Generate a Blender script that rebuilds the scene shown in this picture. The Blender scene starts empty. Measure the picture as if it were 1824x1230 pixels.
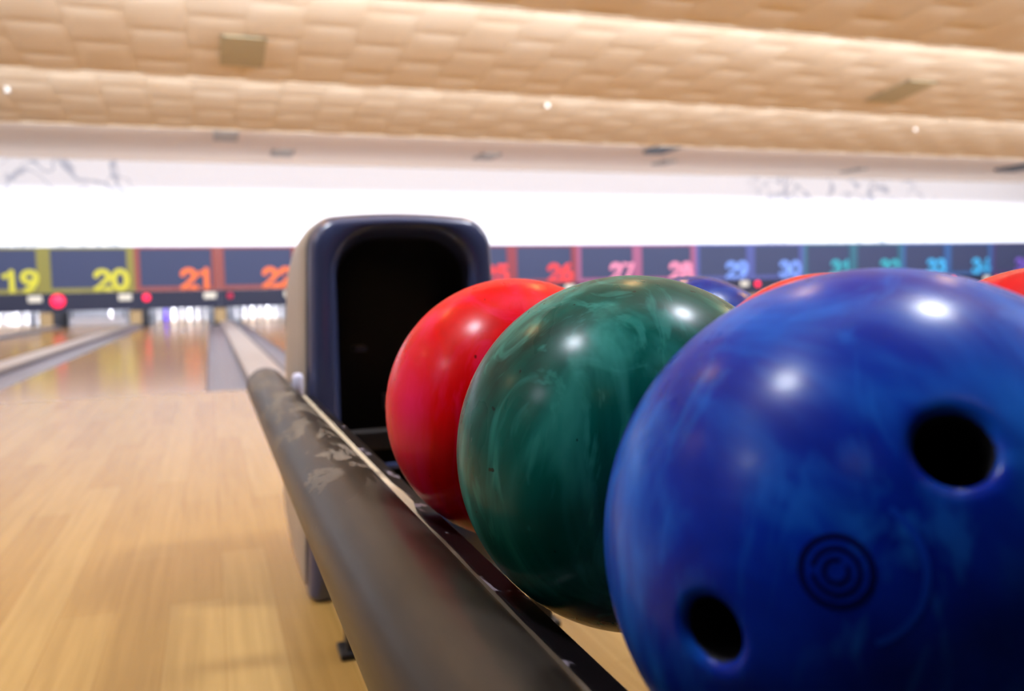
import bpy, bmesh, math, random
from mathutils import Vector, Matrix
random.seed(7)
PI = math.pi
sc = bpy.context.scene
C = sc.collection

# ------------------------------------------------------------------ view
W, H = 1824, 1230
F = 1550.0
YAW, PITCH, ROLL = 0.33247439, -0.06078046, -0.02361619
CAMZ = 0.5932
cy, sy, cp, sp = math.cos(YAW), math.sin(YAW), math.cos(PITCH), math.sin(PITCH)
fw = Vector((sy * cp, cy * cp, sp))
rt = Vector((cy, -sy, 0))
up = rt.cross(fw)
r2 = rt * math.cos(ROLL) + up * math.sin(ROLL)
u2 = up * math.cos(ROLL) - rt * math.sin(ROLL)
cam_d = bpy.data.cameras.new('camera')
cam_d.sensor_width = 36.0
cam_d.lens = F / W * 36.0
cam_d.clip_start = 0.01
cam_d.clip_end = 200
cam_d.dof.use_dof = True
cam_d.dof.focus_distance = 0.52
cam_d.dof.aperture_fstop = 6.8
cam = bpy.data.objects.new('camera', cam_d)
C.objects.link(cam)
M = Matrix((r2, u2, -fw)).transposed().to_4x4()
M.translation = Vector((0, 0, CAMZ))
cam.matrix_world = M
sc.camera = cam
sc.view_settings.view_transform = 'Standard'
sc.view_settings.look = 'None'
sc.view_settings.gamma = 1
sc.view_settings.exposure = 0.0
sc.view_settings.use_curve_mapping = False


# ------------------------------------------------------------------ materials
def lin(c):
    return tuple((v / 12.92 if v <= 0.04045 else ((v + 0.055) / 1.055) ** 2.4) for v in (x / 255.0 for x in c)) + (1.0,)


def mat(name, col=(128, 128, 128), rough=0.5, metal=0.0, coat=0.0, coat_rough=0.05, spec=0.5, emit=None, estr=0.0):
    m = bpy.data.materials.new(name)
    m.use_nodes = True
    b = m.node_tree.nodes['Principled BSDF']
    b.inputs['Base Color'].default_value = lin(col)
    b.inputs['Roughness'].default_value = rough
    b.inputs['Metallic'].default_value = metal
    b.inputs['Coat Weight'].default_value = coat
    b.inputs['Coat Roughness'].default_value = coat_rough
    b.inputs['Specular IOR Level'].default_value = spec
    if emit:
        b.inputs['Emission Color'].default_value = lin(emit)
        b.inputs['Emission Strength'].default_value = estr
    return m


class NT:
    def __init__(self, m):
        self.t = m.node_tree
        self.b = self.t.nodes['Principled BSDF']

    def n(self, typ, **kw):
        nd = self.t.nodes.new(typ)
        for k, v in kw.items():
            if k.startswith('i_'):
                key = k[2:].replace('_', ' ')
                nd.inputs[key].default_value = v
            else:
                setattr(nd, k, v)
        return nd

    def l(self, a, b):
        self.t.links.new(a, b)

    def coords(self, scale=(1, 1, 1), loc=(0, 0, 0), out='Object', rot=(0, 0, 0)):
        tc = self.n('ShaderNodeTexCoord')
        mp = self.n('ShaderNodeMapping')
        mp.inputs['Scale'].default_value = scale
        mp.inputs['Location'].default_value = loc
        mp.inputs['Rotation'].default_value = rot
        self.l(tc.outputs[out], mp.inputs['Vector'])
        return mp.outputs['Vector']

    def ramp(self, fac, stops, interp='LINEAR'):
        r = self.n('ShaderNodeValToRGB')
        r.color_ramp.interpolation = interp
        e = r.color_ramp.elements
        while len(e) < len(stops):
            e.new(0.5)
        for el, (p, c) in zip(e, stops):
            el.position = p
            el.color = c if len(c) == 4 else lin(c)
        self.l(fac, r.inputs['Fac'])
        return r.outputs['Color']

    def noise(self, vec, scale, detail=3, rough=0.5, dist=0.0):
        nd = self.n('ShaderNodeTexNoise')
        nd.inputs['Scale'].default_value = scale
        nd.inputs['Detail'].default_value = detail
        nd.inputs['Roughness'].default_value = rough
        nd.inputs['Distortion'].default_value = dist
        self.l(vec, nd.inputs['Vector'])
        return nd.outputs['Fac']

    def mix(self, fac, a, b, blend='MIX'):
        nd = self.n('ShaderNodeMix', data_type='RGBA', blend_type=blend)
        for s, v in ((nd.inputs[0], fac), (nd.inputs[6], a), (nd.inputs[7], b)):
            if hasattr(v, 'links'):
                self.l(v, s)
            elif isinstance(v, (int, float)):
                s.default_value = v
            else:
                s.default_value = v if len(v) == 4 else lin(v)
        return nd.outputs[2]

    def bump(self, h, strength=0.2, dist=0.01):
        b = self.n('ShaderNodeBump')
        b.inputs['Strength'].default_value = strength
        b.inputs['Distance'].default_value = dist
        self.l(h, b.inputs['Height'])
        self.l(b.outputs['Normal'], self.b.inputs['Normal'])


BLK, WHT = (0, 0, 0, 1), (1, 1, 1, 1)


def ball_mat(name, deep, mid, light, seed, scale=10, stretch=(1, 1, 0.5), specks=None, rough=0.2, rot=(0.3, 0.2, 0)):
    m = mat(name, mid, rough, coat=0.25, coat_rough=0.23, spec=0.04)
    t = NT(m)
    v = t.coords(stretch, (seed * 1.7, seed * 0.9, seed * 2.3), rot=rot)
    f = t.noise(v, scale, 4, 0.55, 1.6)
    col = t.ramp(f, [(0.30, deep), (0.5, mid), (0.72, light)])
    v2 = t.coords((1, 1, 0.35), (seed * 3.1, seed, seed * 0.3), rot=rot)
    f2 = t.noise(v2, scale * 2.4, 3, 0.6, 2.5)
    k = t.ramp(f2, [(0.55, BLK), (0.68, (0.42, 0.42, 0.42, 1))])
    col = t.mix(k, col, light)
    if specks:
        f3 = t.noise(t.coords((1, 1, 1), (seed, 4, 2)), 150, 1, 0.4)
        k3 = t.ramp(f3, [(0.775, BLK), (0.80, WHT)])
        col = t.mix(k3, col, specks)
    t.l(col, t.b.inputs['Base Color'])
    rn = t.noise(v, 26, 3, 0.6)
    rr = t.n('ShaderNodeMapRange')
    rr.inputs['From Min'].default_value = 0.3
    rr.inputs['From Max'].default_value = 0.7
    rr.inputs['To Min'].default_value = rough * 0.8
    rr.inputs['To Max'].default_value = rough * 1.35
    t.l(rn, rr.inputs['Value'])
    t.l(rr.outputs['Result'], t.b.inputs['Roughness'])
    return m


M_blue = ball_mat('blue_swirl', (0, 8, 100), (0, 40, 156), (30, 112, 216), 6.9, 9, (1, 1, 0.55), rough=0.3)
M_green = ball_mat('green_swirl', (0, 52, 46), (0, 88, 78), (60, 156, 144), 4.1, 9, (1, 1, 0.45), specks=(10, 40, 36), rough=0.28, rot=(0.2, -0.5, 0.4))
M_red = ball_mat('red_swirl', (214, 0, 6), (238, 2, 12), (250, 30, 92), 7.7, 8, (1, 1, 0.6), specks=(130, 0, 8), rough=0.32, rot=(0.2, 0.9, 0.4))
M_blue_b = ball_mat('deep_blue_swirl', (0, 16, 92), (4, 40, 140), (30, 84, 180), 9.9, 9)
M_red_b = ball_mat('bright_red_swirl', (205, 0, 14), (226, 8, 28), (238, 30, 76), 3.3, 8)
M_emblem = mat('dark_engraving', (0, 6, 64), 0.6, spec=0.05)
M_emblem_pale = mat('pale_engraving', (8, 56, 170), 0.5, spec=0.05)
M_navy = mat('navy_plastic', (60, 68, 104), 0.32, coat=0.7, coat_rough=0.2)
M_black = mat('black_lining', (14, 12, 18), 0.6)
M_blackpanel = mat('black_panel', (24, 23, 26), 0.5)
M_beige = mat('beige_shell', (176, 162, 148), 0.45)
M_cap_white = mat('white_plastic', (226, 222, 240), 0.35)
M_rail = mat('dark_rail', (30, 24, 25), 0.3)
t = NT(M_rail)
f = t.noise(t.coords((1, 0.45, 1)), 55, 2, 0.5)
t.l(t.mix(t.ramp(f, [(0.635, BLK), (0.665, WHT)]), (24, 18, 20), (150, 140, 150)), t.b.inputs['Base Color'])
M_lip = mat('worn_cream_paint', (206, 190, 160), 0.4)
t = NT(M_lip)
f = t.noise(t.coords((1, 0.35, 1)), 26, 3, 0.6)
t.l(t.mix(t.ramp(f, [(0.60, BLK), (0.70, WHT)]), (214, 198, 168), (104, 92, 76)), t.b.inputs['Base Color'])
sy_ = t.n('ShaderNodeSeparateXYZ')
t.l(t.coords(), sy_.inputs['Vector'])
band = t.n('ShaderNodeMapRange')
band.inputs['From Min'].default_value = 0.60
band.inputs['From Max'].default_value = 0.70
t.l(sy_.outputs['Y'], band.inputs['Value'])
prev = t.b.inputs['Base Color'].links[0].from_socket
t.l(t.mix(band.outputs['Result'], (92, 80, 66), prev), t.b.inputs['Base Color'])  # cream turns to dark brown along the near end
# worn vinyl bumper: dark brown skin with paler scuffed patches
M_vinyl = mat('worn_vinyl', (70, 62, 56), 0.36, spec=0.2)
t = NT(M_vinyl)
v = t.coords((1.0, 0.42, 1.0))
f = t.noise(v, 27, 6, 0.62, 0.5)
scuff = t.ramp(f, [(0.525, BLK), (0.54, WHT)])
f2 = t.noise(t.coords((1, 0.2, 1), (3, 1, 2)), 40, 4, 0.6)
sy_ = t.n('ShaderNodeSeparateXYZ')
t.l(t.coords(), sy_.inputs['Vector'])
band = t.n('ShaderNodeMapRange')
band.inputs['From Min'].default_value = 0.62
band.inputs['From Max'].default_value = 0.80
t.l(sy_.outputs['Y'], band.inputs['Value'])
scuff = t.mix(1.0, scuff, t.ramp(band.outputs['Result'], [(0, BLK), (1, WHT)]), 'MULTIPLY')
dark = t.ramp(f2, [(0.3, (42, 36, 31)), (0.7, (56, 49, 42))])
pale = t.ramp(f2, [(0.3, (104, 96, 86)), (0.7, (124, 115, 103))])
t.l(t.mix(scuff, dark, pale), t.b.inputs['Base Color'])
rr = t.ramp(scuff, [(0, (0.33, 0.33, 0.33, 1)), (1, (0.46, 0.46, 0.46, 1))])
t.l(rr, t.b.inputs['Roughness'])
t.bump(scuff, 0.25, 0.0015)


def wood(name, c1, c2, c3, bw, bl, rough, coat=0.0, seed=0.0):
    m = mat(name, c1, rough, coat=coat, coat_rough=rough * 0.6)
    t = NT(m)
    br = t.n('ShaderNodeTexBrick')
    br.offset = 0.37
    br.inputs['Color1'].default_value = lin(c1)
    br.inputs['Color2'].default_value = lin(c2)
    br.inputs['Mortar'].default_value = lin(c3)
    br.inputs['Scale'].default_value = 1.0
    br.inputs['Brick Width'].default_value = bl
    br.inputs['Row Height'].default_value = bw
    br.inputs['Mortar Size'].default_value = 0.0012
    br.inputs['Bias'].default_value = -0.1
    t.l(t.coords((1, 1, 1), (seed, seed * 0.37, 0), rot=(0, 0, PI / 2)), br.inputs['Vector'])
    g = t.noise(t.coords((22, 0.7, 1), (seed, 0, 0)), 3, 4, 0.6, 0.3)
    k = t.ramp(g, [(0.3, (0.80, 0.78, 0.74, 1)), (0.7, (1, 1, 1, 1))])
    t.l(t.mix(1.0, br.outputs['Color'], k, 'MULTIPLY'), t.b.inputs['Base Color'])
    return m


M_floor = wood('maple_boards', (192, 154, 90), (179, 138, 74), (170, 130, 70), 0.098, 0.9, 0.25, 0.05)
M_lane = wood('golden_lane_boards', (200, 150, 48), (186, 136, 40), (160, 112, 36), 0.05, 1.8, 0.13, 0.0, 0.4)
M_lane.node_tree.nodes['Principled BSDF'].inputs['Specular IOR Level'].default_value = 0.16
M_gutter = mat('grey_gutter', (122, 120, 134), 0.32, spec=0.4)
M_cap_grey = mat('pale_grey_capping', (188, 178, 172), 0.35)
M_cap_edge = mat('dark_capping_edge', (88, 86, 96), 0.5)
M_tan = mat('tan_kickback', (176, 148, 104), 0.6)
M_dark = mat('pit_black', (26, 27, 38), 0.8)
M_fascia = mat('dark_fascia', (38, 41, 64), 0.5, spec=0.3)
M_screen = mat('slate_screen', (62, 70, 102), 0.5, spec=0.25)
M_label = mat('white_label', (236, 230, 214), 0.5)
M_pin = mat('white_pin', (240, 240, 244), 0.25)
M_pin_band = mat('red_pin_band', (190, 40, 50), 0.4)
M_pin_purple = mat('purple_pin', (92, 62, 210), 0.3)
M_sweep = mat('grey_sweep', (176, 172, 178), 0.45)
M_curtain = mat('pit_curtain', (205, 206, 216), 0.9)
M_redlamp = mat('red_lamp_lens', (250, 40, 80), 0.3, emit=(255, 24, 70), estr=1.5)
M_redlamp_dim = mat('red_lamp_lens_dim', (190, 30, 70), 0.3, emit=(255, 24, 80), estr=0.18)
M_vent = mat('tan_grey_vent', (182, 170, 136), 0.7)
M_vent_grey = mat('grey_vent', (168, 160, 152), 0.7)
M_vent_dark = mat('dark_vent', (70, 76, 84), 0.6)
M_white = mat('white_enamel', (248, 246, 240), 0.4)
M_floor_dark = mat('added_dark_floor', (38, 34, 44), 0.95)
M_wallrear = mat('dark_unseen_rear_wall', (38, 36, 44), 0.8)
M_wallside = mat('side_wall_paint', (170, 150, 130), 0.8)
# ceiling tiles: tan, faint mottling
M_tile = mat('tan_ceiling_tile', (214, 180, 140), 0.75)
t = NT(M_tile)
f = t.noise(t.coords((1, 1, 1)), 1.3, 3, 0.5)
t.l(t.ramp(f, [(0.3, (227, 208, 180)), (0.7, (234, 219, 196))]), t.b.inputs['Base Color'])
M_ceil_pale = mat('pale_ceiling', (228, 211, 196), 0.85)
# white far wall with a faint grey line mural
M_mural = mat('white_mural_wall', (250, 250, 254), 0.85)
t = NT(M_mural)
v = t.coords((1, 1, 1), (2.2, 0, 0.4))
f = t.noise(v, 0.42, 3, 0.55, 1.4)
ln = t.ramp(f, [(0.455, BLK), (0.475, WHT), (0.495, BLK), (0.60, BLK)])
f2 = t.noise(t.coords((1, 1, 1), (9, 0, 3)), 0.9, 2, 0.5, 0.8)
ln2 = t.ramp(f2, [(0.50, BLK), (0.515, WHT), (0.53, BLK)])
sx = t.n('ShaderNodeSeparateXYZ')
t.l(t.coords(), sx.inputs['Vector'])
pm = []
for cx_, w_ in ((-3.6, 2.4), (20.8, 4.2)):
    a_ = t.n('ShaderNodeMath', operation='SUBTRACT')
    a_.inputs[1].default_value = cx_
    t.l(sx.outputs['X'], a_.inputs[0])
    b_ = t.n('ShaderNodeMath', operation='ABSOLUTE')
    t.l(a_.outputs[0], b_.inputs[0])
    c_ = t.n('ShaderNodeMath', operation='DIVIDE')
    c_.inputs[1].default_value = w_
    t.l(b_.outputs[0], c_.inputs[0])
    pm.append(t.ramp(c_.outputs[0], [(0.6, WHT), (1.0, BLK)]))
patch = t.mix(1.0, pm[0], pm[1], 'ADD')
lines = t.mix(1.0, ln, ln2, 'ADD')
k = t.mix(1.0, lines, patch, 'MULTIPLY')
t.l(t.mix(k, (250, 250, 254), (184, 190, 206)), t.b.inputs['Base Color'])


# ------------------------------------------------------------------ object helpers
def link(o, parent=None):
    C.objects.link(o)
    if parent is not None:
        o.parent = parent
    return o


def obj(name, bm, m, parent=None, smooth=False, loc=None):
    me = bpy.data.meshes.new(name)
    bmesh.ops.recalc_face_normals(bm, faces=bm.faces)
    if smooth:
        for f in bm.faces:
            f.smooth = True
    bm.to_mesh(me)
    bm.free()
    for mm in (m if isinstance(m, (list, tuple)) else [m]):
        me.materials.append(mm)
    o = bpy.data.objects.new(name, me)
    link(o, parent)
    if loc is not None:
        o.location = loc
    return o


def tag(o, label, cat, group=None):
    o['label'] = label
    o['category'] = cat
    if group:
        o['group'] = group
    return o


def struct(o):
    o['kind'] = 'structure'
    return o


def empty(name, loc=(0, 0, 0)):
    o = bpy.data.objects.new(name, None)
    o.empty_display_size = 0.1
    link(o)
    o.location = loc
    return o


def add_box(bm, x0, x1, y0, y1, z0, z1, bev=0.0):
    r = bmesh.ops.create_cube(bm, size=1.0)
    vs = r['verts']
    for v in vs:
        v.co = Vector(((x0 + x1) / 2 + v.co.x * (x1 - x0), (y0 + y1) / 2 + v.co.y * (y1 - y0), (z0 + z1) / 2 + v.co.z * (z1 - z0)))
    if bev:
        es = list({e for v in vs for e in v.link_edges})
        bmesh.ops.bevel(bm, geom=es, offset=bev, segments=2, affect='EDGES', profile=0.5)


def box(name, x0, x1, y0, y1, z0, z1, m, parent=None, bev=0.0):
    bm = bmesh.new()
    add_box(bm, x0, x1, y0, y1, z0, z1, bev)
    return obj(name, bm, m, parent)


def loft(bm, loops, cap0=False, cap1=False, closed=True):
    rows = [[bm.verts.new(p) for p in lp] for lp in loops]
    n = len(rows[0])
    for a, b in zip(rows, rows[1:]):
        for i in range(n if closed else n - 1):
            j = (i + 1) % n
            bm.faces.new((a[i], a[j], b[j], b[i]))
    if cap0:
        bm.faces.new(rows[0])
    if cap1:
        bm.faces.new(rows[-1])
    return rows


def lathe(bm, prof, seg=20, c=(0, 0, 0)):
    loops = []
    for r, z in prof:
        loops.append([(c[0] + r * math.cos(2 * PI * i / seg), c[1] + r * math.sin(2 * PI * i / seg), c[2] + z) for i in range(seg)])
    loft(bm, loops, True, True)


def tube_y(bm, x, z, r, y0, y1, seg=32, dome0=0.6, dome1=0.6):
    st = []
    for k in range(7):
        a = k / 6 * PI / 2
        st.append((y0 + dome0 * r * (1 - math.sin(a)), max(0.02, math.cos(PI / 2 - a))))
    n = max(2, int((y1 - y0) / 0.15))
    for k in range(1, n):
        st.append((y0 + dome0 * r + (y1 - y0 - (dome0 + dome1) * r) * k / n, 1))
    for k in range(7):
        a = k / 6 * PI / 2
        st.append((y1 - dome1 * r * (1 - math.cos(a)), max(0.02, math.cos(a))))
    loops = [[(x + r * s * math.cos(2 * PI * i / seg), y, z + r * s * math.sin(2 * PI * i / seg)) for i in range(seg)] for y, s in st]
    loft(bm, loops, True, True)


Z0 = CAMZ   # heights below are given above the floor


# ------------------------------------------------------------------ bowling balls
def ball_mesh(r, holes=(), sub=6):
    bm = bmesh.new()
    bmesh.ops.create_icosphere(bm, subdivisions=sub, radius=1.0)
    hs = [(Vector(n).normalized(), rh / r, depth / r) for n, rh, depth in holes]
    for n, a, d in hs:
        for rep in range(2):
            es = [e for e in bm.edges if ((e.verts[0].co + e.verts[1].co) / 2).normalized().angle(n) < a * 1.8]
            bmesh.ops.subdivide_edges(bm, edges=es, cuts=1, use_grid_fill=True)
        bmesh.ops.triangulate(bm, faces=[f for f in bm.faces if len(f.verts) > 4])
    for v in bm.verts:
        p = v.co.normalized()
        q = p.copy()
        for n, a, d in hs:
            th = p.angle(n)
            t2 = a * 1.5
            if th < t2:
                tan = (p - n * p.dot(n))
                tan = tan.normalized() if tan.length > 1e-6 else n.orthogonal().normalized()
                u = th / t2
                fil = 0.30 * a
                if u > 0.62:                      # lip rolling into the hole
                    w = (u - 0.62) / 0.38
                    ang = (1 - w) * PI / 2
                    rad = a + fil * (1 - math.sin(ang)) + (t2 - a - fil) * w * w * w
                    rad = a + (t2 - a) * (w ** 1.6)
                    dep = fil * (1 - w) ** 2.2
                elif u > 0.3:                     # wall
                    w = (u - 0.3) / 0.32
                    rad = a * (0.97 + 0.03 * w)
                    dep = d + (fil - d) * w
                else:                             # bottom
                    rad = a * 0.97 * u / 0.3
                    dep = d
                q = (n * math.cos(rad) + tan * math.sin(rad)).normalized()
                if u > 0.62:
                    q = q * (1 - dep)
                else:
                    q = n * (math.cos(a) - dep) + tan * math.sin(rad)
        v.co = q * r
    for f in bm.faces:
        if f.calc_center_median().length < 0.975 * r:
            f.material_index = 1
    return bm


def ball(x, y, z, r, m, label, holes=(), sub=5):
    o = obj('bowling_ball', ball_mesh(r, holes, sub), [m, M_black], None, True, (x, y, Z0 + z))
    return tag(o, label, 'bowling ball')


RAILZ = -0.1865
HUR, HLL, LOGO = (-0.413, -0.758, 0.504), (-0.931, -0.358, -0.072), (-0.728, -0.662, 0.177)
blue = ball(0.2385, 0.2662, -0.0985, 0.1045, M_blue, 'large blue swirled bowling ball nearest the camera, two finger holes showing',
            [(HUR, 0.0112, 0.05), (HLL, 0.0105, 0.05)], 6)
ball(0.2410, 0.4782, -0.0985, 0.1072, M_green, 'green swirled bowling ball between the red ball and the large blue ball', sub=6)
ball(0.2417, 0.6950, -0.0975, 0.1093, M_red, 'red bowling ball in front of the dark hood opening, left of the green ball', sub=6)
ball(0.500, 0.844, -0.0945, 0.108, M_blue_b, 'blue bowling ball peeking over the right shoulder of the green ball')
ball(0.500, 0.6225, -0.0975, 0.108, M_red_b, 'red bowling ball of which only a sliver shows above the large blue ball')
ball(0.500, 0.403, -0.0985, 0.108, M_red_b, 'red bowling ball behind the large blue ball, cut by the right edge')
ball(0.500, 1.061, -0.0940, 0.108, M_blue_b, 'blue bowling ball barely showing between the red and green balls')

# emblem engraved on the large blue ball: concentric broken rings and a pale arc beside them
ln_ = Vector(LOGO).normalized()
ex = Vector((0, 0, 1)).cross(ln_).normalized()
ey = ln_.cross(ex)


def ring_on_ball(bm, r, a0, a1, r0, r1, off=(0, 0), lift=0.00012):
    n = max(6, int(abs(a1 - a0) / 0.1))
    rows = []
    for k in range(n + 1):
        a = a0 + (a1 - a0) * k / n
        row = []
        for rr_ in (r0, r1):
            p = ln_ * r + ex * (rr_ * math.cos(a) + off[0]) + ey * (rr_ * math.sin(a) + off[1])
            row.append(p.normalized() * (r + lift))
        rows.append(row)
    loft(bm, rows, closed=False)


bm = bmesh.new()
ring_on_ball(bm, 0.1045, 0, 2 * PI, 0.0088, 0.0106)
ring_on_ball(bm, 0.1045, 3.4, 9.3, 0.0056, 0.0071)
ring_on_ball(bm, 0.1045, 1.2, 6.9, 0.0026, 0.0040)
obj('engraved_emblem', bm, M_emblem, blue, True)['label'] = 'dark engraved emblem of concentric rings'
bm = bmesh.new()
ring_on_ball(bm, 0.1045, -1.15, 1.0, 0.0205, 0.0225, (0.002, 0.001))
obj('engraved_arc', bm, M_emblem_pale, blue, True)['label'] = 'pale engraved arc'

# ------------------------------------------------------------------ ball rack with padded bumpers
rack = tag(empty('ball_rack', (0.37, 0.5, 0)), 'ball return rack with worn padded bumper tube and dark rails under the balls', 'ball rack')


def rp(name, bm, m, smooth=False):
    o = obj(name, bm, m, rack, smooth)
    o.location = (-0.37, -0.5, 0)
    return o


AX = 0.3705                      # middle of the two tracks
Y0, Y1 = -0.9, 1.655
for s in (1, -1):
    def X(x):
        return x if s == 1 else 2 * AX - x
    bm = bmesh.new()
    tube_y(bm, X(0.1065), Z0 - 0.1885, 0.0405, Y0, 1.93, 40)
    o = rp('bumper_tube', bm, M_vinyl, True)
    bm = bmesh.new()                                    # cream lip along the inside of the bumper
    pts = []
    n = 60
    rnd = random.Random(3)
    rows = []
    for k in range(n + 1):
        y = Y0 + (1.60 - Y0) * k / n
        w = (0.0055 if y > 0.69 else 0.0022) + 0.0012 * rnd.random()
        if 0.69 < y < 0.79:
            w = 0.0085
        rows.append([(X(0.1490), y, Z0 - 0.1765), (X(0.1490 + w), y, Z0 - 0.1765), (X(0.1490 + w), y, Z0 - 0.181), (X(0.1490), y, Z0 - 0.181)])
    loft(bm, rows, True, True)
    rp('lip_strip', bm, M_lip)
    bm = bmesh.new()                                    # dark rail the balls roll on
    prof = [(0.147, -0.1812), (0.158, -0.1812), (0.1765, RAILZ), (0.1785, RAILZ - 0.003), (0.1785, RAILZ - 0.03), (0.1745, RAILZ - 0.03), (0.1745, RAILZ - 0.008), (0.147, -0.1865)]
    loft(bm, [[(X(x), y, Z0 + z) for x, z in prof] for y in (Y0 + 0.02, Y1)], True, True)
    rp('ball_rail', bm, M_rail)
    bm = bmesh.new()
    add_box(bm, min(X(0.3055), X(0.3095)), max(X(0.3055), X(0.3095)), Y0 + 0.02, Y1, Z0 + RAILZ - 0.03, Z0 + RAILZ, 0.001)
    rp('ball_rail', bm, M_rail)
    bm = bmesh.new()
    add_box(bm, min(X(0.138), X(0.146)), max(X(0.138), X(0.146)), Y0 + 0.05, 1.62, Z0 - 0.235, Z0 - 0.205)
    rp('side_channel', bm, M_rail)
    for ly in (1.43, -0.55):
        bm = bmesh.new()
        add_box(bm, X(0.205) - 0.016, X(0.205) + 0.016, ly - 0.02, ly + 0.02, 0.0, Z0 - 0.236, 0.003)
        add_box(bm, X(0.205) - 0.028, X(0.205) + 0.028, ly - 0.03, ly + 0.03, 0.0, 0.012, 0.003)
        rp('leg', bm, M_blackpanel)
bm = bmesh.new()
add_box(bm, 0.3085, 2 * AX - 0.3085, Y0 + 0.02, Y1, Z0 + RAILZ - 0.024, Z0 + RAILZ - 0.008)
rp('centre_plate', bm, M_rail)
for ly in (1.43, -0.55):
    bm = bmesh.new()
    add_box(bm, 0.10, 2 * AX - 0.10, ly - 0.018, ly + 0.018, Z0 - 0.252, Z0 - 0.222, 0.002)
    rp('cross_bar', bm, M_blackpanel)

# ------------------------------------------------------------------ ball return hood
HX, HY = 0.3665, 1.69
hood = tag(empty('ball_return_hood', (HX, HY + 0.2, 0)), 'navy ball return hood with a large black opening, beige sides', 'ball return machine')


def hp(name, bm, m, smooth=True):
    o = obj(name, bm, m, hood, smooth)
    o.location = (-HX, -HY - 0.2, 0)
    return o


def rrect(wt, wb, zb, zt, rtop, rbot, y, arch=0.0, n=10, ns=8, cx=HX):
    """rounded trapezium in the XZ plane, anticlockwise from bottom left; arch lifts the top edge"""
    pts = []
    cs = [(-wb, zb, rbot, PI, 1.5 * PI), (wb, zb, rbot, 1.5 * PI, 2 * PI), (wt, zt, rtop, 0, PI / 2), (-wt, zt, rtop, PI / 2, PI)]
    for i, (x, z, r, a0, a1) in enumerate(cs):
        sx = 1 if x > 0 else -1
        sz = 1 if i >= 2 else -1
        ccx, ccz = x - sx * r, z - sz * r
        for k in range(n + 1):
            a = a0 + (a1 - a0) * k / n
            pts.append((ccx + r * math.cos(a), ccz + r * math.sin(a)))
        nx, nz, nr, na, _ = cs[(i + 1) % 4]
        nsx = 1 if nx > 0 else -1
        nsz = 1 if (i + 1) % 4 >= 2 else -1
        q = (nx - nsx * nr + nr * math.cos(na), nz - nsz * nr + nr * math.sin(na))
        p = pts[-1]
        for k in range(1, ns):
            pts.append((p[0] + (q[0] - p[0]) * k / ns, p[1] + (q[1] - p[1]) * k / ns))
    out = []
    for x, z in pts:
        if z > zt - rtop * 1.2:
            g = max(0.0, (z - (zt - rtop * 1.2)) / (rtop * 1.2))
            z += arch * g * (1 - (x / max(wt, wb)) ** 2)
        out.append((cx + x, y, Z0 + z))
    return out


ZF = -Z0 + 0.0
OW, OT, OB = 0.184, 0.209, ZF        # half widths at top and bottom
bm = bmesh.new()
ZT = 0.143
loft(bm, [
    rrect(OW - 0.006, OT - 0.006, ZF + 0.012, ZT - 0.008, 0.045, 0.01, HY + 0.12, 0.018),
    rrect(OW, OT, ZF + 0.002, ZT, 0.05, 0.012, HY + 0.045, 0.018),
    rrect(OW - 0.002, OT - 0.002, ZF + 0.002, ZT - 0.002, 0.05, 0.012, HY + 0.022, 0.018),
    rrect(OW - 0.007, OT - 0.007, ZF + 0.003, ZT - 0.006, 0.046, 0.012, HY + 0.008, 0.018),
    rrect(OW - 0.016, OT - 0.016, ZF + 0.006, ZT - 0.013, 0.042, 0.012, HY, 0.018),
    rrect(0.148, 0.150, -0.43, 0.128, 0.085, 0.03, HY - 0.002, 0.012),
    rrect(0.141, 0.143, -0.425, 0.122, 0.083, 0.03, HY + 0.003, 0.012),
    rrect(0.134, 0.136, -0.42, 0.114, 0.080, 0.03, HY + 0.018, 0.010),
    rrect(0.129, 0.131, -0.417, 0.107, 0.078, 0.03, HY + 0.05, 0.008),
], False, False)
hp('bezel', bm, M_navy)
bm = bmesh.new()
loft(bm, [
    rrect(0.1295, 0.1315, -0.4175, 0.1075, 0.078, 0.03, HY + 0.048, 0.008),
    rrect(0.127, 0.130, -0.415, 0.104, 0.076, 0.03, HY + 0.10, 0.006),
    rrect(0.125, 0.129, -0.413, 0.03, 0.074, 0.03, HY + 0.25, 0.0)], False, True)
hp('chute_lining', bm, M_black)['label'] = 'black lining of the opening'
# beige shell wrapped round the back: lower edge sweeps up towards the rear
bm = bmesh.new()
loops = []
for y, zb, g, zt in ((0.046, 0.018, 0.002, 0.002), (0.05, 0.015, 0.006, 0.003), (0.12, 0.03, 0.011, 0.0), (0.20, 0.045, 0.015, -0.012), (0.27, 0.07, 0.018, -0.04), (0.33, 0.095, 0.019, -0.075), (0.37, 0.12, 0.018, -0.12), (0.40, 0.14, 0.013, -0.17), (0.42, 0.17, 0.0, -0.22)):
    loops.append(rrect(OW + g, OT + g * 0.8, ZF + zb, ZT + zt, 0.055, 0.02, HY + y, 0.018))
loft(bm, loops, False, True)
hp('side_shell', bm, M_beige)['label'] = 'beige outer shell'
bm = bmesh.new()
add_box(bm, HX - 0.185, HX + 0.185, HY + 0.10, HY + 0.20, 0.0, 0.09, 0.004)
hp('base_plinth', bm, M_blackpanel, False)
bm = bmesh.new()
add_box(bm, HX - 0.125, HX + 0.125, HY + 0.012, HY + 0.03, Z0 - 0.345, Z0 - 0.335, 0.002)
hp('chute_sill', bm, M_navy, False)
bm = bmesh.new()
add_box(bm, 0.285, 0.312, HY + 0.16, HY + 0.20, Z0 - 0.118, Z0 - 0.106, 0.003)
hp('ball_guide', bm, M_navy, False)
bm = bmesh.new()
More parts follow.
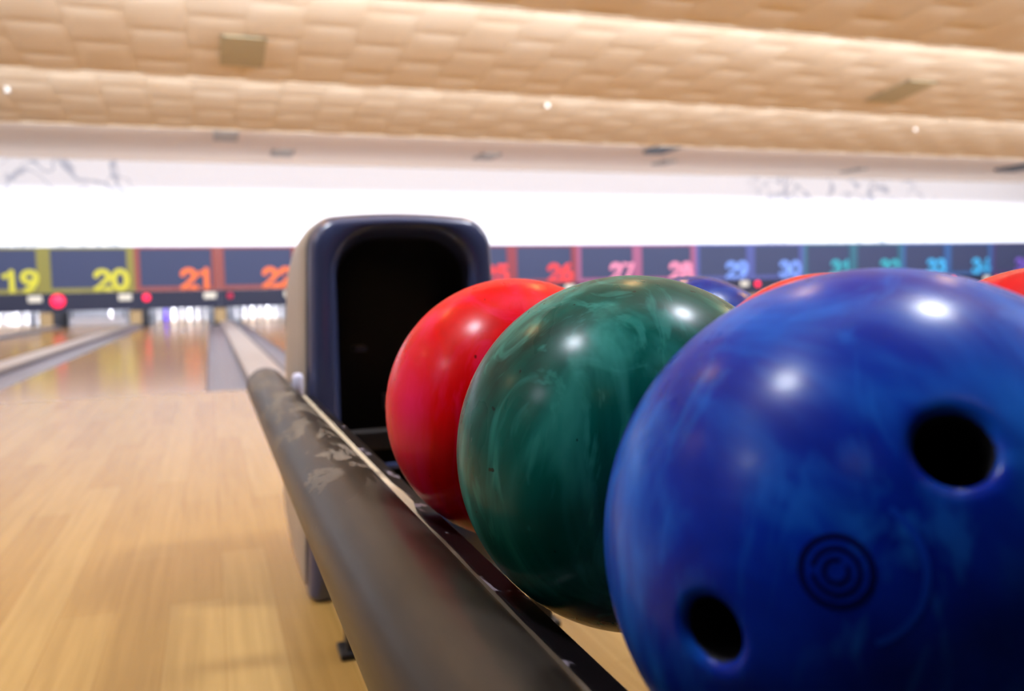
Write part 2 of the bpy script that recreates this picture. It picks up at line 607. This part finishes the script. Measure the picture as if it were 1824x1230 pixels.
lathe(bm, [(0.001, -0.024), (0.0085, -0.023), (0.011, -0.018), (0.011, 0.014), (0.008, 0.021), (0.001, 0.023)], 20, (0.1515, HY + 0.004, Z0 - 0.166))
hp('corner_cap', bm, M_cap_white)['label'] = 'small white corner cap'

# ------------------------------------------------------------------ room shell
XL, XR, YB, YW = -11.0, 31.0, -2.74, 24.75
ZC = Z0 + 3.64
FOUL = 5.93
bm = bmesh.new()
add_box(bm, XL, XR, 0.75, FOUL, -0.06, 0.0)
struct(obj('floor', bm, M_floor))
struct(box('floor_dark_added', XL, XR, YB, 0.75, -0.06, 0.0, M_floor_dark))  # unseen dark floor, added to cut light bounced onto the balls
bm = bmesh.new()
add_box(bm, XL, XR, FOUL, 27.0, -0.20, -0.12)
struct(obj('floor_under_lanes', bm, M_dark))
bm = bmesh.new()
add_box(bm, XL, XR, YW, YW + 0.12, Z0 + 0.25, ZC + 0.1)
struct(obj('wall_back', bm, M_mural))
struct(box('wall_pit', XL, XR, 26.5, 26.6, -0.2, Z0 + 0.4, M_curtain))
struct(box('wall_left', XL - 0.12, XL, YB, 26.6, -0.2, Z0 + 4.4, M_wallside))
struct(box('wall_right', XR, XR + 0.12, YB, 26.6, -0.2, Z0 + 4.4, M_wallside))
struct(box('wall_rear_unseen', XL, XR, YB - 0.12, YB, -0.1, Z0 + 4.4, M_wallrear))  # unseen wall, set close and dark to cut light on the ball fronts
# saw-tooth ceiling of cushioned tiles, each bay sloping down towards the pins
EDGES = [-2.74, 1.22, 5.18, 9.14, 13.1, 16.94]
ZHI, ZLO = Z0 + 3.55, Z0 + 3.08
TW = 0.68
Q = 8


def bay_z(y):
    for a, b in zip(EDGES, EDGES[1:]):
        if a <= y <= b:
            return ZHI + (ZLO - ZHI) * (y - a) / (b - a)
    return ZC


bm = bmesh.new()
for a, b in zip(EDGES, EDGES[1:]):
    L = (b - a) / 4.0
    nc = int((XR - XL) / TW)
    for c in range(nc):
        x0 = XL + c * TW
        off = 0.5 * (c % 2)
        spans = []
        k = -off
        while k < 4 - 1e-6:
            spans.append((max(0, k), min(4, k + 1), k))
            k += 1
        for s0, s1, k in spans:
            grid = []
            for i in range(Q + 1):
                row = []
                s = s0 + (s1 - s0) * i / Q
                for j in range(Q + 1):
                    uu = j / Q
                    vv = s - k
                    px = 1 - abs(2 * uu - 1) ** 6
                    py = 1 - abs(2 * vv - 1) ** 6
                    bul = 0.022 * px * py
                    y = a + s * L
                    row.append(bm.verts.new((x0 + uu * TW, y, ZHI + (ZLO - ZHI) * (y - a) / (b - a) - bul + 0.03)))
                grid.append(row)
            for i in range(Q):
                for j in range(Q):
                    f = bm.faces.new((grid[i][j], grid[i][j + 1], grid[i + 1][j + 1], grid[i + 1][j]))
                    f.smooth = True
    add_box(bm, XL, XR, b - 0.02, b + 0.02, ZLO + 0.0, ZHI + 0.12)
me = bpy.data.meshes.new('ceiling')
bm.to_mesh(me)
bm.free()
me.materials.append(M_tile)
struct(link(bpy.data.objects.new('ceiling', me)))
struct(box('ceiling_over_lanes', XL, XR, EDGES[-1] - 0.02, YW + 0.1, ZC, ZC + 0.1, M_ceil_pale))
struct(box('ceiling_slab', XL, XR, YB, EDGES[-1], ZHI + 0.13, ZHI + 0.2, M_ceil_pale))


# ------------------------------------------------------------------ ceiling fittings found in the photo
def ray(u, v):
    d = r2 * ((u - W / 2) / F) + u2 * ((H / 2 - v) / F) + fw
    return d.normalized()


def ceil_hit(u, v):
    d = ray(u, v)
    p = None
    for a, b in zip(EDGES, EDGES[1:]):
        k = (ZLO - ZHI) / (b - a)
        tt = (ZHI - k * a - Z0) / (d.z - k * d.y)
        if tt > 0 and a <= d.y * tt <= b:
            p = d * tt
            break
    if p is None:
        p = d * ((ZC - Z0) / d.z)
    return p + Vector((0, 0, Z0))


def vent(u0, v0, u1, v1, m, label, drop=0.035, slats=0):
    a, b, c, d = ceil_hit(u0, v1), ceil_hit(u1, v1), ceil_hit(u0, v0), ceil_hit(u1, v0)
    x0, x1 = (a.x + c.x) / 2, (b.x + d.x) / 2
    y0, y1 = (a.y + b.y) / 2, (c.y + d.y) / 2
    y0, y1 = min(y0, y1), max(y0, y1)
    return vent_xy((x0 + x1) / 2, (y0 + y1) / 2, abs(x1 - x0), y1 - y0, m, label, drop)


def vent_xy(cx, cy_, w, l, m, label, drop=0.035):
    z = bay_z(cy_)
    root = tag(empty('ceiling_vent', (cx, cy_, z)), label, 'ceiling vent')
    tilt = 0.0
    for a, b in zip(EDGES, EDGES[1:]):
        if a <= cy_ <= b:
            tilt = math.atan2(ZLO - ZHI, b - a)
    root.rotation_euler = (tilt, 0, 0)
    bm = bmesh.new()
    w2, l2 = w / 2, l / 2
    fwid = min(w, l) * 0.08
    add_box(bm, -w2, w2, -l2, -l2 + fwid, -drop, 0)
    add_box(bm, -w2, w2, l2 - fwid, l2, -drop, 0)
    add_box(bm, -w2, -w2 + fwid, -l2, l2, -drop, 0)
    add_box(bm, w2 - fwid, w2, -l2, l2, -drop, 0)
    obj('frame', bm, m, root)
    bm = bmesh.new()
    n = 7
    for i in range(n):
        yy = -l2 + fwid + (l - 2 * fwid) * (i + 0.5) / n
        add_box(bm, -w2 + fwid, w2 - fwid, yy - l / n * 0.47, yy + l / n * 0.47, -drop * 0.95, -drop * 0.5)
    obj('grille', bm, m, root)
    return root


vent(392, 64, 472, 116, M_vent, 'square tan grey vent in the tiled ceiling at the upper left', 0.02)
vent(380, 232, 430, 248, M_vent_grey, 'grey ceiling vent above the white wall, larger one left of the hood', 0.05)
vent(483, 266, 522, 276, M_vent_grey, 'small grey vent in the pale ceiling straight above the hood left edge', 0.05)
vent(849, 272, 885, 282, M_vent_grey, 'small grey vent in the pale ceiling above the hood right edge', 0.05)
vent(1212, 259, 1250, 271, M_vent_dark, 'dark vent in the pale ceiling above the green ball', 0.09)
vent(1170, 284, 1195, 292, M_vent_grey, 'faint grey vent just below left of the dark ceiling vent', 0.05)
vent(1511, 298, 1530, 306, M_vent_grey, 'tiny grey vent in the pale ceiling above the large blue ball', 0.05)
vent(1797, 290, 1838, 302, M_vent_dark, 'dark vent in the pale ceiling at the right edge', 0.09)
p = ceil_hit(1605, 163)
vent_xy(p.x, p.y, 0.62, 1.0, M_vent, 'faint tan vent in the tiled ceiling at the upper right', 0.015)
for (u, v, lab) in ((13, 158, 'white sprinkler cap on the ceiling at the far left'), (975, 186, 'white sprinkler cap on the ceiling in the middle of the view'), (1630, 229, 'white sprinkler cap on the ceiling at the right')):
    p = ceil_hit(u, v)
    bm = bmesh.new()
    lathe(bm, [(0.004, -0.06), (0.035, -0.056), (0.045, -0.04), (0.035, -0.02), (0.04, 0.03)], 16)
    o = obj('sprinkler_head', bm, M_white, None, True, (p.x, p.y, bay_z(p.y)))
    tag(o, lab, 'sprinkler')

# ------------------------------------------------------------------ lanes
P = 2.035
XS = -1.779                     # left edge of lane 21


def slot(n):
    return XS + (n - 21) * P


def lane(n):
    s = slot(n)
    odd = n % 2 == 1
    b0, b1 = (s + 0.385, s + 1.73) if odd else (s + 0.51, s + 1.66)
    g0 = s + (0.08 if odd else 0.31)
    g1 = s + P + (-0.02 if odd else -0.19)
    root = tag(empty('bowling_lane', ((b0 + b1) / 2, FOUL, 0)), 'polished golden lane running to the pins under number %d' % n, 'bowling lane', 'bowling lanes')
    ox = (b0 + b1) / 2

    def lp(name, bm, m, smooth=False):
        o = obj(name, bm, m, root, smooth)
        o.location = (-ox, -FOUL, 0)
        return o
    bm = bmesh.new()
    add_box(bm, b0, b1, FOUL + 0.004, 26.0, -0.1, 0.0)
    lp('lane_bed', bm, M_lane)
    for x0, x1 in ((g0, b0), (b1, g1)):
        bm = bmesh.new()
        prof = []
        for k in range(9):
            a = PI * k / 8
            prof.append(((x0 + x1) / 2 - (x1 - x0) / 2 * math.cos(a) * 0.98, -0.012 - 0.055 * math.sin(a)))
        prof += [(x1 - 0.002, -0.085), (x0 + 0.002, -0.085)]
        loft(bm, [[(x, y, z) for x, z in prof] for y in (FOUL + 0.004, 24.0)], True, True)
        lp('gutter', bm, M_gutter, False)


def capping(n):
    """divider between lane n-1 and lane n"""
    s = slot(n)
    odd = n % 2 == 1
    x0, x1 = (s - 0.185, s + 0.075) if odd else (s - 0.015, s + 0.305)
    bm = bmesh.new()
    add_box(bm, x0, x1 - 0.05, FOUL + 0.004, 24.0, -0.1, 0.035, 0.006)
    o = obj('lane_capping', bm, M_cap_grey)
    tag(o, 'pale grey capping strip dividing lanes %d and %d' % (n - 1, n), 'lane divider', 'lane capping strips')
    bm = bmesh.new()
    add_box(bm, x1 - 0.05, x1, FOUL + 0.004, 24.0, -0.1, 0.012, 0.004)
    obj('edge_trim', bm, M_cap_edge, o)


PINP = [(0.020, 0.0), (0.026, 0.004), (0.032, 0.03), (0.047, 0.08), (0.056, 0.112), (0.0585, 0.125), (0.055, 0.15), (0.042, 0.19), (0.028, 0.225), (0.0228, 0.254), (0.0235, 0.275), (0.0285, 0.31), (0.0318, 0.338), (0.030, 0.358), (0.021, 0.374), (0.006, 0.381)]
bm = bmesh.new()
lathe(bm, PINP, 20)
pin0 = obj('bowling_pin', bm, M_pin, None, True)
bm = bmesh.new()
lathe(bm, [(0.0265, 0.238), (0.0262, 0.240), (0.0243, 0.252), (0.0241, 0.254), (0.001, 0.254), (0.001, 0.238)], 20)
band0 = obj('neck_band', bm, M_pin_band, pin0, True)
first = [True]


def pin(x, y, label, group, purple=False):
    if first[0]:
        o, b = pin0, band0
        first[0] = False
    else:
        o = pin0.copy()
        C.objects.link(o)
        b = band0.copy()
        C.objects.link(b)
        b.parent = o
    if purple:
        o.data = o.data.copy()
        o.data.materials.clear()
        o.data.materials.append(M_pin_purple)
    o.location = (x, y, 0.0)
    o['label'] = label
    o['category'] = 'bowling pin'
    if group:
        o['group'] = group
    elif 'group' in o:
        del o['group']


PSP = 0.40
WHERE = {19: 'at the left edge of the view, below the yellow digits', 21: 'in the rack with one purple pin, below the orange digits', 22: 'in the rack just left of the hood'}
for n in (19, 21, 22):
    odd = n % 2 == 1
    s = slot(n)
    cx = s + (1.06 if odd else 1.02)
    for r in range(4):
        for k in range(r + 1):
            x = cx + (k - r / 2) * PSP
            y = 24.25 + r * 0.33
            pp = n == 21 and r == 2 and k == 0
            pin(x, y, 'purple bowling pin among the white pins under number 21' if pp else 'white bowling pin ' + WHERE[n],
                None if pp else 'pins ' + WHERE[n], pp)
s = slot(20)
pin(s + 1.40, 24.55, 'white bowling pin standing behind the lowered sweep under number 20', None)

# pin deck sweep lowered on lane 20
sw = tag(empty('pin_sweep', (s + 1.15, 23.95, 0)), 'pale grey pin sweep bar lowered across the lane under number 20', 'pin sweep')
bm = bmesh.new()
add_box(bm, -0.62, 0.66, -0.04, 0.04, 0.01, 0.22, 0.015)
obj('sweep_bar', bm, M_sweep, sw)
for xx in (-0.60, 0.62):
    bm = bmesh.new()
    add_box(bm, xx - 0.02, xx + 0.02, 0.0, 0.1, 0.18, 0.37, 0.004)
    obj('sweep_arm', bm, M_fascia, sw)

for n in range(19, 37):
    lane(n)
for n in range(19, 38):
    capping(n)
    s = slot(n)
    kb = tag(empty('kickback_divider', (s, 24.0, 0)), 'tan fronted kickback divider between the pin decks of lanes %d and %d' % (n - 1, n), 'kickback', 'kickback dividers')
    bm = bmesh.new()
    add_box(bm, -0.17, 0.15, 0.06, 2.4, -0.1, 0.375)
    obj('side_board', bm, M_dark, kb)
    bm = bmesh.new()
    add_box(bm, -0.15, 0.13, 0.0, 0.058, 0.0, 0.36, 0.01)
    obj('front_board', bm, M_tan, kb)

# ------------------------------------------------------------------ masking panels with lane numbers
ARC = lambda cx, cz, rx, rz, a0, a1, n=14: [(cx + rx * math.cos(math.radians(a0 + (a1 - a0) * k / n)), cz + rz * math.sin(math.radians(a0 + (a1 - a0) * k / n))) for k in range(n + 1)]
DIG = {     # strokes in a 0.34 x 0.5 box
    '0': [ARC(0.17, 0.25, 0.13, 0.21, 90, 450, 24)],
    '1': [[(0.06, 0.37), (0.19, 0.46), (0.19, 0.04)]],
    '2': [ARC(0.17, 0.335, 0.125, 0.12, 170, -35) + [(0.045, 0.045), (0.31, 0.045)]],
    '3': [ARC(0.16, 0.355, 0.12, 0.105, 160, -80), ARC(0.16, 0.155, 0.135, 0.115, 85, -160)],
    '4': [[(0.24, 0.04), (0.24, 0.46), (0.04, 0.16), (0.32, 0.16)]],
    '5': [[(0.28, 0.45), (0.09, 0.45), (0.07, 0.27)] + ARC(0.165, 0.175, 0.13, 0.13, 120, -150)],
    '6': [ARC(0.17, 0.16, 0.125, 0.12, 0, 360, 22), ARC(0.30, 0.16, 0.255, 0.31, 180, 105, 10)],
    '7': [[(0.04, 0.45), (0.29, 0.45), (0.13, 0.04)]],
    '8': [ARC(0.17, 0.36, 0.105, 0.095, 0, 360, 20), ARC(0.17, 0.15, 0.13, 0.112, 0, 360, 20)],
    '9': [ARC(0.17, 0.34, 0.125, 0.12, 0, 360, 22), ARC(0.04, 0.34, 0.255, 0.31, 0, -75, 10)],
}


def stroke(bm, pts, r, y, thick):
    """flat rounded ribbon of half width r swept along a polyline in the XZ plane"""
    pts = [Vector((a, b)) for a, b in pts]
    closed = (pts[0] - pts[-1]).length < 1e-4
    L, R_ = [], []
    n = len(pts)
    for i, p in enumerate(pts):
        a = pts[i - 1] if i > 0 else (pts[-2] if closed else p)
        b = pts[i + 1] if i < n - 1 else (pts[1] if closed else p)
        d = (b - a).normalized()
        nn = Vector((-d.y, d.x))
        if i == 0 and not closed:
            p = p - d * 0.0
        L.append(p + nn * r)
        R_.append(p - nn * r)
    loops = [[(l.x, y, l.y), (l.x, y + thick, l.y), (q.x, y + thick, q.y), (q.x, y, q.y)] for l, q in zip(L, R_)]
    loft(bm, loops, True, True)
    ends = [] if closed else [pts[0], pts[-1]]
    for q in range(1, n - 1):
        if (pts[q] - pts[q - 1]).angle(pts[q + 1] - pts[q]) > 0.5:
            ends.append(pts[q])
    for q, e in enumerate(ends):
        seg = 16
        yy = y - 0.0008 * (q + 1)
        loft(bm, [[(e.x + r * math.cos(2 * PI * k / seg), w_, e.y + r * math.sin(2 * PI * k / seg)) for k in range(seg)] for w_ in (yy, y + thick + 0.001 * (q + 1))], True, True)


COLS = {19: ((168, 160, 66), (214, 208, 50)), 21: ((176, 84, 76), (255, 118, 44)), 23: ((172, 66, 66), (244, 70, 50)), 25: ((170, 62, 78), (244, 56, 56)),
        27: ((192, 104, 150), (250, 150, 182)), 29: ((92, 104, 186), (124, 164, 250)), 31: ((54, 126, 152), (52, 176, 192)), 33: ((62, 116, 188), (66, 186, 244)),
        35: ((84, 66, 136), (124, 94, 206))}
CN = {19: 'yellow', 21: 'orange', 23: 'scarlet', 25: 'red', 27: 'pink', 29: 'blue', 31: 'teal', 33: 'sky blue', 35: 'purple'}
CM = {}
for k, (a, b) in COLS.items():
    CM[k] = (mat('%s_frame_paint' % CN[k].replace(' ', '_'), [q * 0.82 for q in a], 0.55), mat('%s_number_paint' % CN[k].replace(' ', '_'), b, 0.5))
YP = 24.1
ZP0, ZP1 = Z0 + 0.25, Z0 + 1.385
for n in range(19, 37):
    key = n if n % 2 else n - 1
    mf, mn = CM[key]
    s = slot(n)
    root = tag(empty('masking_panel', (s + P / 2, YP, ZP0)), 'dark masking panel with %s frame and the number %d' % (CN[key], n), 'masking panel', 'lane number panels')
    w = P / 2 - 0.002

    def mp_(name, bm, m, **kw):
        return obj(name, bm, m, root, **kw)
    hgt = ZP1 - ZP0
    bm = bmesh.new()
    add_box(bm, -w, w, 0.0, 0.06, 0, hgt)
    mp_('screen', bm, M_screen)
    bm = bmesh.new()
    add_box(bm, -w, -w + 0.13, -0.02, 0.0, 0, hgt)
    add_box(bm, w - 0.17, w, -0.02, 0.0, 0, hgt)
    add_box(bm, -w + 0.13, w - 0.17, -0.02, 0.0, hgt - 0.06, hgt)
    add_box(bm, -w + 0.13, w - 0.17, -0.02, 0.0, 0, 0.11)
    mp_('frame', bm, mf)
    for i, ch in enumerate(str(n)):
        bm = bmesh.new()
        for q, st in enumerate(DIG[ch]):
            stroke(bm, [(w - 0.94 + i * 0.41 + x * 1.15, 0.04 + z * 1.06) for x, z in st], 0.062, -0.034 - 0.006 * i - 0.003 * q, 0.012)
        mp_('number_digit', bm, mn)
    bm = bmesh.new()
    add_box(bm, -w, w, 0.0, 0.1, -0.455, -0.003)
    mp_('lower_fascia', bm, M_fascia)
    bm = bmesh.new()
    add_box(bm, w - 0.40, w - 0.09, -0.025, 0.0, -0.22, -0.06, 0.02)
    mp_('name_plate', bm, M_label)
    bm = bmesh.new()
    rl = 0.17 if n == 20 else (0.095 if n != 22 else 0.08)
    lathe(bm, [(rl, 0.0), (rl * 0.9, 0.03), (rl * 0.5, 0.05), (0.004, 0.055)], 18)
    o = mp_('indicator_lamp', bm, M_redlamp_dim if n in (22, 24) else M_redlamp, smooth=True)
    o.rotation_euler = (PI / 2, 0, 0)
    o.location = (-w + 0.25, -0.001, -0.2 if n == 20 else -0.16)


# ------------------------------------------------------------------ lights
def area(name, loc, size, sizey, power, col, aim):
    l = bpy.data.lights.new(name, 'AREA')
    l.shape = 'RECTANGLE'
    l.size = size
    l.size_y = sizey
    l.energy = power
    l.color = lin(col)[:3]
    o = bpy.data.objects.new(name, l)
    C.objects.link(o)
    o.location = loc
    d = Vector(aim).normalized()
    yv = Vector((1, 0, 0)).cross(d)
    # local -Z = d, local X = world X
    z = -d
    x = Vector((1, 0, 0))
    y = z.cross(x)
    o.rotation_euler = Matrix((x, y, z)).transposed().to_euler()
    return o


xm = (XL + XR) / 2
# strip lamps hidden behind each ceiling step, washing the next bay
for y, pw in ((1.22, 850), (5.18, 1000), (9.14, 1150), (13.1, 1050)):
    area('cove_and_fill_light', (xm, y + 0.08, ZLO + 0.06), XR - XL - 0.4, 0.06, pw, (232, 240, 255), (0, 1, -0.06))
# lamps in the trough on top of the masking units, washing the white wall
area('wall_wash_light', (xm, 24.35, ZP1 + 0.05), XR - XL - 0.4, 0.12, 190, (232, 240, 255), (0, 0.3, 1))
area('cove_and_fill_light', (xm, 19.3, ZC - 0.12), XR - XL - 0.4, 0.08, 760, (230, 240, 255), (0, 1, 0.05))  # added fill light without a fixture, brightens the far wall and pale ceiling
for n in (19, 20, 21, 22, 23, 24):
    area('pin_deck_light', (slot(n) + P / 2, 24.25, Z0 - 0.12), 1.3, 0.08, 34, (240, 244, 255), (0, 0.92, -0.4))

M_lamp_w = mat('lamp_lens_white', (255, 255, 255), 0.4, emit=(232, 240, 255), estr=260)
M_lamp_y = mat('lamp_lens_warm', (255, 240, 220), 0.4, emit=(255, 196, 120), estr=95)
rows = [(1.12, (-4.45, -1.2, 2.05, 5.3, 8.5), M_lamp_w, 0.19, 'white'), (4.35, (-4.4, -1.1, 2.28, 5.5), M_lamp_y, 0.13, 'warm'), (-2.0, (-2.6, 0.7, 4.0), M_lamp_y, 0.06, 'warm')]
pos = {1.12: 'nearest row over the rack', 4.35: 'row over the foul line', -2.0: 'row behind the rack'}
for y, xs, m, r0, c in rows:
    for i, x in enumerate(xs):
        r = r0 * (0.6 if x < -4.4 else 1.0)
        z = bay_z(y) - 0.05 if y != 1.12 else ZLO - 0.02
        root = tag(empty('ceiling_downlight', (x, y, z)), 'round %s ceiling downlight in the %s' % (c, pos[y]), 'ceiling light', 'downlights, ' + pos[y])
        bm = bmesh.new()
        lathe(bm, [(r + 0.03, 0.06), (r + 0.03, -0.02), (r + 0.004, -0.02), (r + 0.004, 0.02)], 28)
        obj('trim_ring', bm, M_white, root, True)
        bm = bmesh.new()
        lathe(bm, [(0.01, -0.023), (r, -0.023), (r, -0.03), (0.01, -0.03)], 28)
        obj('lens', bm, m, root)

wd = bpy.data.worlds.new('world')
sc.world = wd
wd.use_nodes = True
wd.node_tree.nodes['Background'].inputs['Color'].default_value = (0.9, 0.92, 1.0, 1)
wd.node_tree.nodes['Background'].inputs['Strength'].default_value = 0.2
sc.cycles.use_denoising = True
sc.cycles.max_bounces = 8
sc.cycles.sample_clamp_indirect = 6
